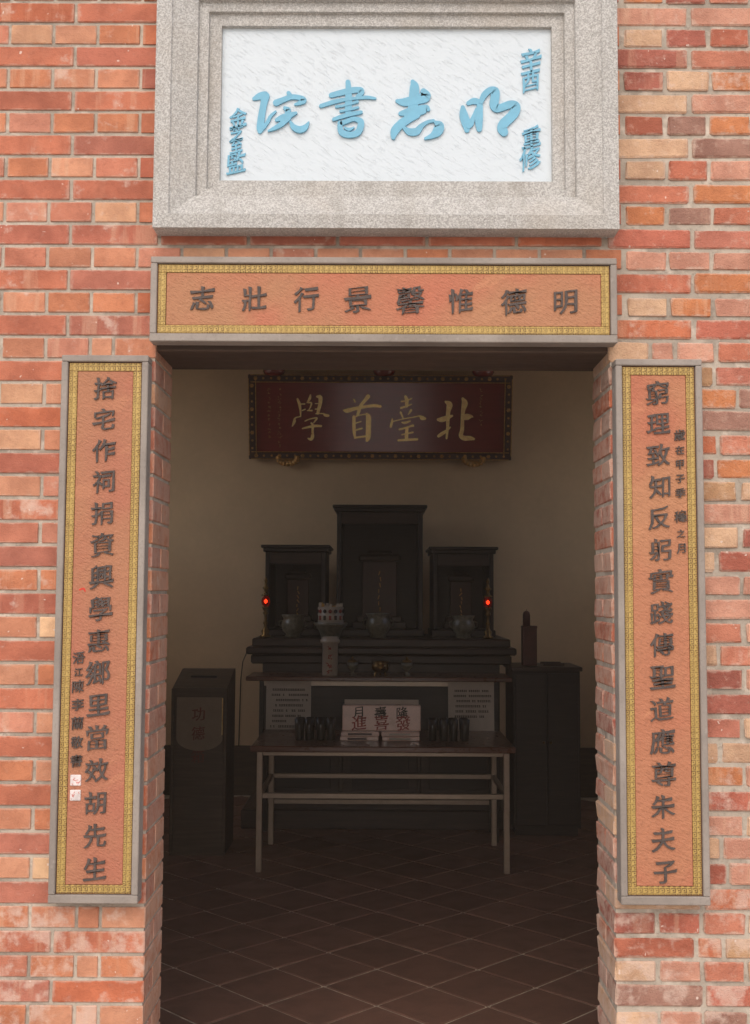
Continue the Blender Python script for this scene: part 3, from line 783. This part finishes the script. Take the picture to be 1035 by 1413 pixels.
def tablet(x, hw, h, label):
    t = thing('spirit_tablet', label, 'tablet', (x, 5.58, AT+.05)); z = AT+.05
    m = MB(); m.box(x-hw*1.25, x+hw*1.25, 5.50, 5.66, z, z+.05, .006); m.box(x-hw*1.05, x+hw*1.05, 5.52, 5.64, z+.05, z+.09, .005); m.build('stand', MAT['dark_wood'], t)
    m = MB(); m.box(x-hw*.8, x+hw*.8, 5.555, 5.60, z+.09, z+h, .004); m.build('plate', MAT['tablet'], t)
    m = MB(); m.box(x-hw, x+hw, 5.55, 5.605, z+h, z+h+.05, .014); m.box(x-hw*.6, x+hw*.6, 5.555, 5.60, z+h+.05, z+h+.08, .012); m.build('crown', MAT['dark_wood'], t)
    m = MB()
    for k in range(7): stroke(m, [(x+jit(.008), z+h*.85-k*h*.09, .008), (x+jit(.012), z+h*.80-k*h*.09, .006)], lambda u, v: (u, v), 5.555, .002)
    m.build('gilt_writing', MAT['dull_gilt'], t)
tablet(-.003, .16, .50, 'dark red spirit tablet inside the tall middle shrine')
tablet(-.615, .10, .36, 'dark red spirit tablet in the low shrine behind the stick pot')
tablet(.605, .10, .35, 'dark red spirit tablet in the low shrine near the red carton')

def censer(x, s, label):
    t = thing('incense_bowl', label, 'incense bowl', (x, 5.08, AT), 'incense bowls on the altar')
    MB().lathe([(.050*s, 0), (.055*s, .008*s), (.048*s, .022*s), (.072*s, .045*s), (.082*s, .08*s), (.076*s, .115*s), (.066*s, .128*s), (.078*s, .148*s), (.082*s, .158*s), (.070*s, .156*s), (.062*s, .13*s)], (x, 5.08, AT), 24).build('bowl', MAT['ceramic'], t, True)
    MB().lathe([(.060*s, .128*s), (.058*s, .136*s), (.002, .138*s)], (x, 5.08, AT), 20).build('ash', MAT['grout'], t)
    for sx in (-1, 1):
        MB().tube([(x+sx*.078*s, 5.08, AT+.07*s), (x+sx*.098*s, 5.08, AT+.085*s), (x+sx*.098*s, 5.08, AT+.11*s), (x+sx*.076*s, 5.08, AT+.118*s)], .006*s, 6).build('handle', MAT['ceramic'], t, True)
    MB().lathe([(.001, -.004), (.013, .0), (.001, .004)], (x, 5.0-.082*(s-1), AT+.09*s), 8).build('boss', MAT['brass'], t)
censer(-.613, 1.0, 'glazed incense bowl on the altar before the low shrine by the stick pot')
censer(-.012, 1.08, 'glazed incense bowl on the altar before the tall middle shrine')
censer(.588, 1.0, 'glazed incense bowl on the altar before the shrine near the red carton')

def lamp(x, label):
    t = thing('altar_lamp', label, 'lamp', (x, 5.03, AT), 'red altar lamps')
    c = (x, 5.03, AT)
    MB().lathe([(.038, 0), (.040, .012), (.022, .022), (.030, .045), (.016, .06), (.011, .085), (.018, .10), (.010, .115), (.010, .155), (.022, .17), (.012, .18), (.026, .205), (.030, .215)], c, 16).build('stem', MAT['brass'], t, True)
    MB().lathe([(.012, .215), (.026, .228), (.032, .250), (.026, .274), (.012, .288)], c, 16).build('globe', MAT['lamp_red_shell'], t, True)
    MB().lathe([(.001, .236), (.011, .245), (.012, .256), (.001, .268)], c, 10).build('bulb', MAT['lamp_red'], t, True)
    MB().lathe([(.030, .288), (.034, .294), (.016, .305), (.012, .33), (.026, .345), (.012, .358), (.009, .385), (.014, .395), (.002, .425)], c, 16).build('cap', MAT['brass'], t, True)
# red glass globe lets its bulb show
mm, nt_, b_ = newmat('red_glass'); b_.inputs['Base Color'].default_value = (.7, .03, .015, 1); b_.inputs['Roughness'].default_value = .08
b_.inputs['Transmission Weight'].default_value = .9; b_.inputs['IOR'].default_value = 1.05; MAT['lamp_red_shell'] = mm
lamp(-.802, 'brass altar lamp with lit red globe by the stick pot shrine')
lamp(.757, 'brass altar lamp with lit red globe on the altar end toward the red carton')

# pot of painted sticks on a wide dish
pt = thing('stick_pot', 'white pot of painted sticks on a wide pale dish', 'pot', (-.343, 4.98, AT))
MB().lathe([(.062, 0), (.070, .02), (.082, .05), (.112, .085), (.120, .105), (.112, .108), (.09, .1)], (-.343, 4.98, AT), 28).build('dish', MAT['ceramic'], pt, True)
MB().lathe([(.086, .10), (.090, .106), (.090, .215), (.084, .216), (.084, .15)], (-.343, 4.98, AT), 28).build('cup', MAT['white_china'], pt, True)
for k in range(16):
    a = 2*math.pi*k/16; x, y = -.343+.074*math.cos(a), 4.98+.074*math.sin(a); h = .235+jit(.012)
    st = MB().box(x-.010, x+.010, y-.003, y+.003, AT+.105, AT+h, .002).build('stick', MAT[('white_china', 'gold_paper', 'white_china')[k % 3]], pt)
for k in range(7):
    a = -math.pi/2+(k-3)*.42; m = MB(); x, y = -.343+.0925*math.cos(a), 4.98+.0925*math.sin(a)
    m.lathe([(.002, -.014), (.012, -.006), (.012, .006), (.002, .014)], (x, y, AT+.185), 8); m.box(x-.009, x+.009, y-.002, y+.004, AT+.125, AT+.155, .002)
    m.build('painted_figure', MAT['red_print' if k % 2 else 'print'], pt)

# altar side table with steel frame behind the offering table
T2 = 1.046
t2 = thing('altar_table', 'reddish wooden table with pale steel rail behind the offering table', 'table', (0, 4.6, 0))
MB().box(-.86, .85, 4.385, 4.795, T2-.028, T2, .005).build('table_top', MAT['red_wood'], t2)
for x in (-.76, .75):
    for y in (4.435, 4.74): MB().box(x-.015, x+.015, y-.015, y+.015, 0, T2-.028, .002).build('leg', MAT['black_wood'], t2)
for y in (4.425, 4.745): MB().box(-.744, .734, y-.012, y+.012, T2-.060, T2-.0285, .002).build('rail', MAT['pale_steel'], t2)
for x in (-.76, .75): MB().box(x-.012, x+.012, 4.451, 4.724, T2-.062, T2-.0285, .002).build('rail', MAT['steel'], t2)
MB().box(-.744, .734, 4.73, 4.755, .18, .21, .002).build('rail', MAT['steel'], t2)
MB().box(-.744, .734, 4.436, 4.444, .60, T2-.066).build('modesty_panel', MAT['black_wood'], t2)

def notice(x0, x1, z0, z1, label, rows):
    t = thing('paper_notice', label, 'notice', ((x0+x1)/2, 4.40, z0))
    # a sheet with a little curl at its foot
    V, F = [], []; n = 8
    for th in (0, .0008):
        for i in range(n+1):
            f = i/n; yy = 4.405-.020*(f**2)-th
            for x in (x0, x1): V.append((x, yy, z1-(z1-z0)*f))
    o = 2*(n+1)
    for i in range(n):
        F.append([2*i, 2*i+1, 2*i+3, 2*i+2]); F.append([o+2*i+1, o+2*i, o+2*i+2, o+2*i+3])
        F.append([2*i, 2*i+2, o+2*i+2, o+2*i]); F.append([2*i+1, o+2*i+1, o+2*i+3, 2*i+3])
    F.append([0, o, o+1, 1]); F.append([2*n, 2*n+1, o+2*n+1, o+2*n])
    MB().raw(V, F).build('sheet', MAT['paper'], t)
    m = MB(); w = x1-x0; h = z1-z0
    for r, (a, b) in enumerate(rows):
        z = z1-h*(.17+r*.105); x = x0+w*a; f = (z1-z)/h; yy = 4.405-.020*(f**2)-.0008
        while x < x0+w*b:
            c = w*random.uniform(.03, .05)
            if random.random() < .92:
                hh = .0065
                m.box(x, x+c*.8, yy-.0016, yy+.0003, z-hh, z-hh+.004); m.box(x, x+c*.7, yy-.0015, yy+.0003, z+.001, z+hh); m.box(x+c*.3, x+c*.5, yy-.0014, yy+.0003, z-hh, z+hh)
            x += c
    m.build('printed_lines', MAT['print'], t)
RW = [(.14, .86), (.12, .92), (.18, .92), (.16, .80), (.16, .86), (.14, .78), (.14, .42), (.1, .84)]
notice(-.728, -.440, .700, 1.016, 'printed paper notice hanging from the altar table on the donation box side', RW)
notice(.440, .735, .704, 1.013, 'printed paper notice hanging from the altar table on the dark cabinet side', RW[:6])

# tube of fortune sticks, cups and burner on the altar table
ft = thing('fortune_tube', 'white cylindrical tube with red writing standing on the altar table', 'tube', (-.325, 4.52, T2))
MB().lathe([(.050, 0), (.052, .004), (.051, .205), (.064, .212), (.066, .230), (.058, .236), (.056, .250), (.048, .252), (.046, .22)], (-.325, 4.52, T2), 24).build('body', MAT['white_china'], ft, True)
for z in (.175, .125, .07, .03):
    m = MB()
    for k in range(7):
        a, b = jit(.014), jit(.014); stroke(m, [(-.325+a, T2+z+b, .006), (-.325+a+jit(.018), T2+z+b+jit(.012), .005)], lambda u, v: (u, v), 4.469, .0015+k*.0002)
    m.build('red_writing', MAT['red_print'], ft)
def small_cup(x, label):
    t = thing('offering_cup', label, 'cup', (x, 4.53, T2))
    MB().lathe([(.022, 0), (.024, .006), (.010, .018), (.010, .03), (.034, .055), (.038, .085), (.034, .085), (.03, .06)], (x, 4.53, T2), 20).build('bowl', MAT['ceramic'], t, True)
    MB().lathe([(.036, .086), (.030, .100), (.008, .108), (.008, .118), (.001, .124)], (x, 4.53, T2), 20).build('lid', MAT['brass'], t, True)
small_cup(-.178, 'small lidded offering cup between white tube and brass burner'); small_cup(.178, 'small lidded offering cup beyond the brass burner from the white tube')
bn = thing('brass_burner', 'small squat brass burner between two lidded cups on the altar table', 'burner', (.004, 4.50, T2))
MB().lathe([(.020, .018), (.045, .03), (.058, .05), (.054, .072), (.046, .08), (.056, .092), (.050, .094), (.042, .082)], (.004, 4.50, T2), 24).build('bowl', MAT['brass'], bn, True)
for k in range(3):
    a = R(90+120*k); MB().tube([(.004+.03*math.cos(a), 4.50+.03*math.sin(a), T2+.035), (.004+.042*math.cos(a), 4.50+.042*math.sin(a), T2)], .007, 6).build('foot', MAT['brass'], bn)

# offering table in front
T1 = .712
t1 = thing('offering_table', 'red-topped offering table with square steel legs and double rails', 'table', (.02, 3.97, 0))
MB().box(-.735, .775, 3.585, 4.375, T1-.034, T1, .006).build('table_top', MAT['red_wood'], t1)
LXS = (-.683, .726); LYS = (3.632, 4.345)
for x in LXS:
    for y in LYS: MB().box(x-.017, x+.017, y-.017, y+.017, 0, T1-.034, .003).build('leg', MAT['steel'], t1)
for y in LYS:
    MB().box(LXS[0]+.0175, LXS[1]-.0175, y-.013, y+.013, .413, .443, .003).build('rail', MAT['steel'], t1)
    MB().box(LXS[0]+.0175, LXS[1]-.0175, y-.013, y+.013, T1-.058, T1-.0345, .002).build('apron_rail', MAT['steel'], t1)
for x in LXS: MB().box(x-.012, x+.012, LYS[0]+.0175, LYS[1]-.0175, .415, .441, .003).build('rail', MAT['steel'], t1)

# glossy packs and the standing card
for k, (x, z, lab) in enumerate(((-.118, 0, 'lower glossy printed pack under the card, by the dark cups toward the donation box'), (.128, 0, 'lower glossy printed pack under the card, by the dark cups toward the cabinet'),
                          (-.116, .0272, 'upper glossy printed pack under the card, by the dark cups toward the donation box'), (.126, .0272, 'upper glossy printed pack under the card, by the dark cups toward the cabinet'))):
    t = thing('paper_pack', lab, 'pack', (x, 3.93, T1+z), 'stacked packs on the offering table')
    MB().box(x-.112+jit(.004), x+.112+jit(.004), 3.83+jit(.006), 4.03, T1+z, T1+z+.0268, .004).build('pack', MAT['pink_card'], t)
    MB().box(x-.07, x+.06+jit(.02), 3.8205, 3.845, T1+z+.008, T1+z+.019, .001).build('paper_band', MAT['paper' if k % 2 else 'tablet'], t)
cd = thing('printed_card', 'pale pink printed card box with black and red characters', 'card box', (.012, 3.92, T1+.054))
CZ = T1+.0540
MB().box(-.222, .246, 3.88, 3.97, CZ, CZ+.150, .004).build('box', MAT['pink_card'], cd)
MB().box(-.212, .236, 3.971, 3.977, CZ, CZ+.176, .002).build('back_card', MAT['paper'], cd)
for cx, a, b in ((-.128, '月', '進'), (.005, '壽', '喜'), (.135, '隆', '發')):
    m = MB(); char_mesh(m, a, cx, CZ+.108, .072, 3.88, .0012); m.build('character', MAT['print'], cd)
    m = MB(); char_mesh(m, b, cx+.006, CZ+.048, .092, 3.88, .0016); m.build('character', MAT['red_print'], cd)

cupm = MB().lathe([(.020, 0), (.022, .004), (.025, .07), (.0275, .125), (.0255, .125), (.022, .012), (.002, .010)], (0, 0, 0), 14).mesh('glass_cup', smooth=True); cupm.materials.append(MAT['glass_dark'])
for side, x0 in ((-1, -.290), (1, .318)):
    for r in range(2):
        for k in range(4):
            o = bpy.data.objects.new('glass_cup', cupm); put(o, None, (0, 0, 0), (x0+side*k*.062+jit(.004), 3.86+r*.08+jit(.006), T1))
            lab = '%s dark glass cup from the packs, %s row, %s side' % (('first', 'second', 'third', 'fourth')[k], ('front', 'back')[r], ('donation box' if side < 0 else 'dark cabinet'))
            tag(o, lab, 'cup', 'dark cups toward the donation box' if side < 0 else 'dark cups toward the cabinet')

# donation box with sloping top
db = thing('donation_box', 'brown donation box with sloping top, pale rounded cloth and red characters', 'donation box', (-1.10, 4.2, 0))
V = []
for x in (-1.262, -.93):
    V += [(x, 4.02, 0), (x, 4.42, 0), (x, 4.42, 1.095), (x, 4.36, 1.095), (x, 4.02, 1.0)]
MB().raw(V, [[0, 4, 3, 2, 1], [5, 6, 7, 8, 9], [0, 5, 9, 4], [4, 9, 8, 3], [3, 8, 7, 2], [2, 7, 6, 1], [1, 6, 5, 0]]).build('body', MAT['box_wood'], db)
m = MB()
for x0, x1 in ((-1.266, -1.246), (-.946, -.926)): m.box(x0, x1, 4.010, 4.03, .02, .998, .003)
m.build('corner_post', MAT['box_wood'], db)
pts = [(-1.232, .945), (-.952, .945)]+[(-1.092+.14*math.cos(a), .70-.075*math.sin(a)) for a in [math.pi*k/14 for k in range(15)]]
n = len(pts); V = [(x, 4.008, z) for x, z in pts]+[(x, 4.021, z) for x, z in pts]
cl = MB().raw(V, [list(range(n))[::-1], [n+k for k in range(n)]]+[[k, (k+1) % n, n+(k+1) % n, n+k] for k in range(n)]).build('cloth', MAT['cloth'], db)
bm = bmesh.new(); bm.from_mesh(cl.data); bmesh.ops.recalc_face_normals(bm, faces=bm.faces); bm.to_mesh(cl.data); bm.free()
MB().box(-.957, -.951, 4.002, 4.012, .72, .942, .001).build('gold_trim', MAT['gilt'], db)
for ch, z in (('功', .845), ('德', .73), ('箱', .59)):
    m = MB(); char_mesh(m, ch, -1.10, z, .085, 4.008 if z > .62 else 4.02, .002); m.build('character', MAT['faded_red'], db)
MB().box(-1.18, -1.02, 4.20, 4.24, 1.046, 1.062).build('coin_slot', MAT['cable'], db)

# dark cabinet with carton and bottle
cb = thing('side_cabinet', 'plain dark wooden cabinet carrying the red carton', 'cabinet', (1.1, 4.85, 0))
MB().box(.885, 1.325, 4.62, 5.08, .05, 1.075).build('body', MAT['black_wood'], cb)
MB().box(.87, 1.34, 4.60, 5.10, 1.075, 1.102, .004).build('top', MAT['dark_wood'], cb)
MB().box(.90, 1.31, 4.65, 5.06, 0, .05).build('plinth', MAT['black_wood'], cb)
for x0, x1 in ((.897, 1.102), (1.108, 1.313)):
    d = MB().box(x0, x1, 4.605, 4.622, .07, 1.06, .004).build('door', MAT['black_wood'], cb)
    MB().lathe([(.004, 0), (.010, .006), (.010, .016), (.002, .02)], (x1-.02 if x0 < 1 else x0+.02, 4.598, .6), 10).build('handle', MAT['brass'], d)
tc = thing('red_carton', 'tall narrow red carton standing on the dark cabinet', 'carton', (1.01, 4.78, 1.102))
MB().box(.965, 1.060, 4.74, 4.835, 1.102, 1.366, .003).build('carton', MAT['red_box'], tc)
MB().box(.963, 1.062, 4.738, 4.837, 1.352, 1.368, .002).build('lid', MAT['red_box'], tc)
bt = thing('red_candle', 'short round-topped red candle standing on the tall carton', 'candle', (.995, 4.785, 1.368))
MB().lathe([(.022, 0), (.025, .002), (.025, .075), (.020, .092), (.010, .100), (.002, .103)], (.995, 4.785, 1.368), 18).build('wax', MAT['red_box'], bt, True)
MB().tube([(.995, 4.785, 1.468), (.996, 4.785, 1.482)], .0015, 6).build('wick', MAT['cable'], bt)
lid = thing('small_tray', 'low dark tray lying on the cabinet beside the red carton', 'tray', (1.16, 4.8, 1.102))
m = MB(); m.box(1.10, 1.24, 4.72, 4.88, 1.102, 1.108, .002); m.box(1.10, 1.24, 4.72, 4.726, 1.108, 1.122, .001); m.box(1.10, 1.24, 4.874, 4.88, 1.108, 1.122, .001); m.build('tray', MAT['dark_wood'], lid)

def cable(pts, lab):
    o = MB().tube(pts, .004, 6).build('power_cable', MAT['cable']); tag(o, lab, 'cable')
cable([(-.80, 5.06, AT+.005), (-.87, 5.05, 1.245), (-.93, 5.2, 1.18), (-1.0, 5.6, 1.13), (-1.08, 6.05, 1.04), (-1.10, 6.096, .9), (-1.11, 6.096, .35)], 'thin black cable sagging from the altar lamp toward the donation box')
cable([(.757, 5.06, AT+.005), (.89, 5.05, 1.24), (.93, 5.2, 1.16), (.97, 5.6, 1.06), (1.0, 6.05, .98), (1.01, 6.096, .85), (1.01, 6.096, .35)], 'thin black cable sagging from the altar lamp behind the dark cabinet')


# thin volume added round the whole scene to lift the blacks like lens veil
hz = MB().box(-905, 905, -905, 905, -1.2, 4.6).build('added_veil', None); hz['kind'] = 'stuff'
hm = bpy.data.materials.new('veil_volume'); hm.use_nodes = True; ht = hm.node_tree; ht.nodes.clear()
pv = nd(ht, 'VolumePrincipled', {'Color': (1.0, .76, .55, 1), 'Density': .0085, 'Anisotropy': .2}); nd(ht, 'OutputMaterial', {'Volume': pv.outputs[0]})
hz.data.materials.append(hm)

bpy.data.objects.remove(_fo)
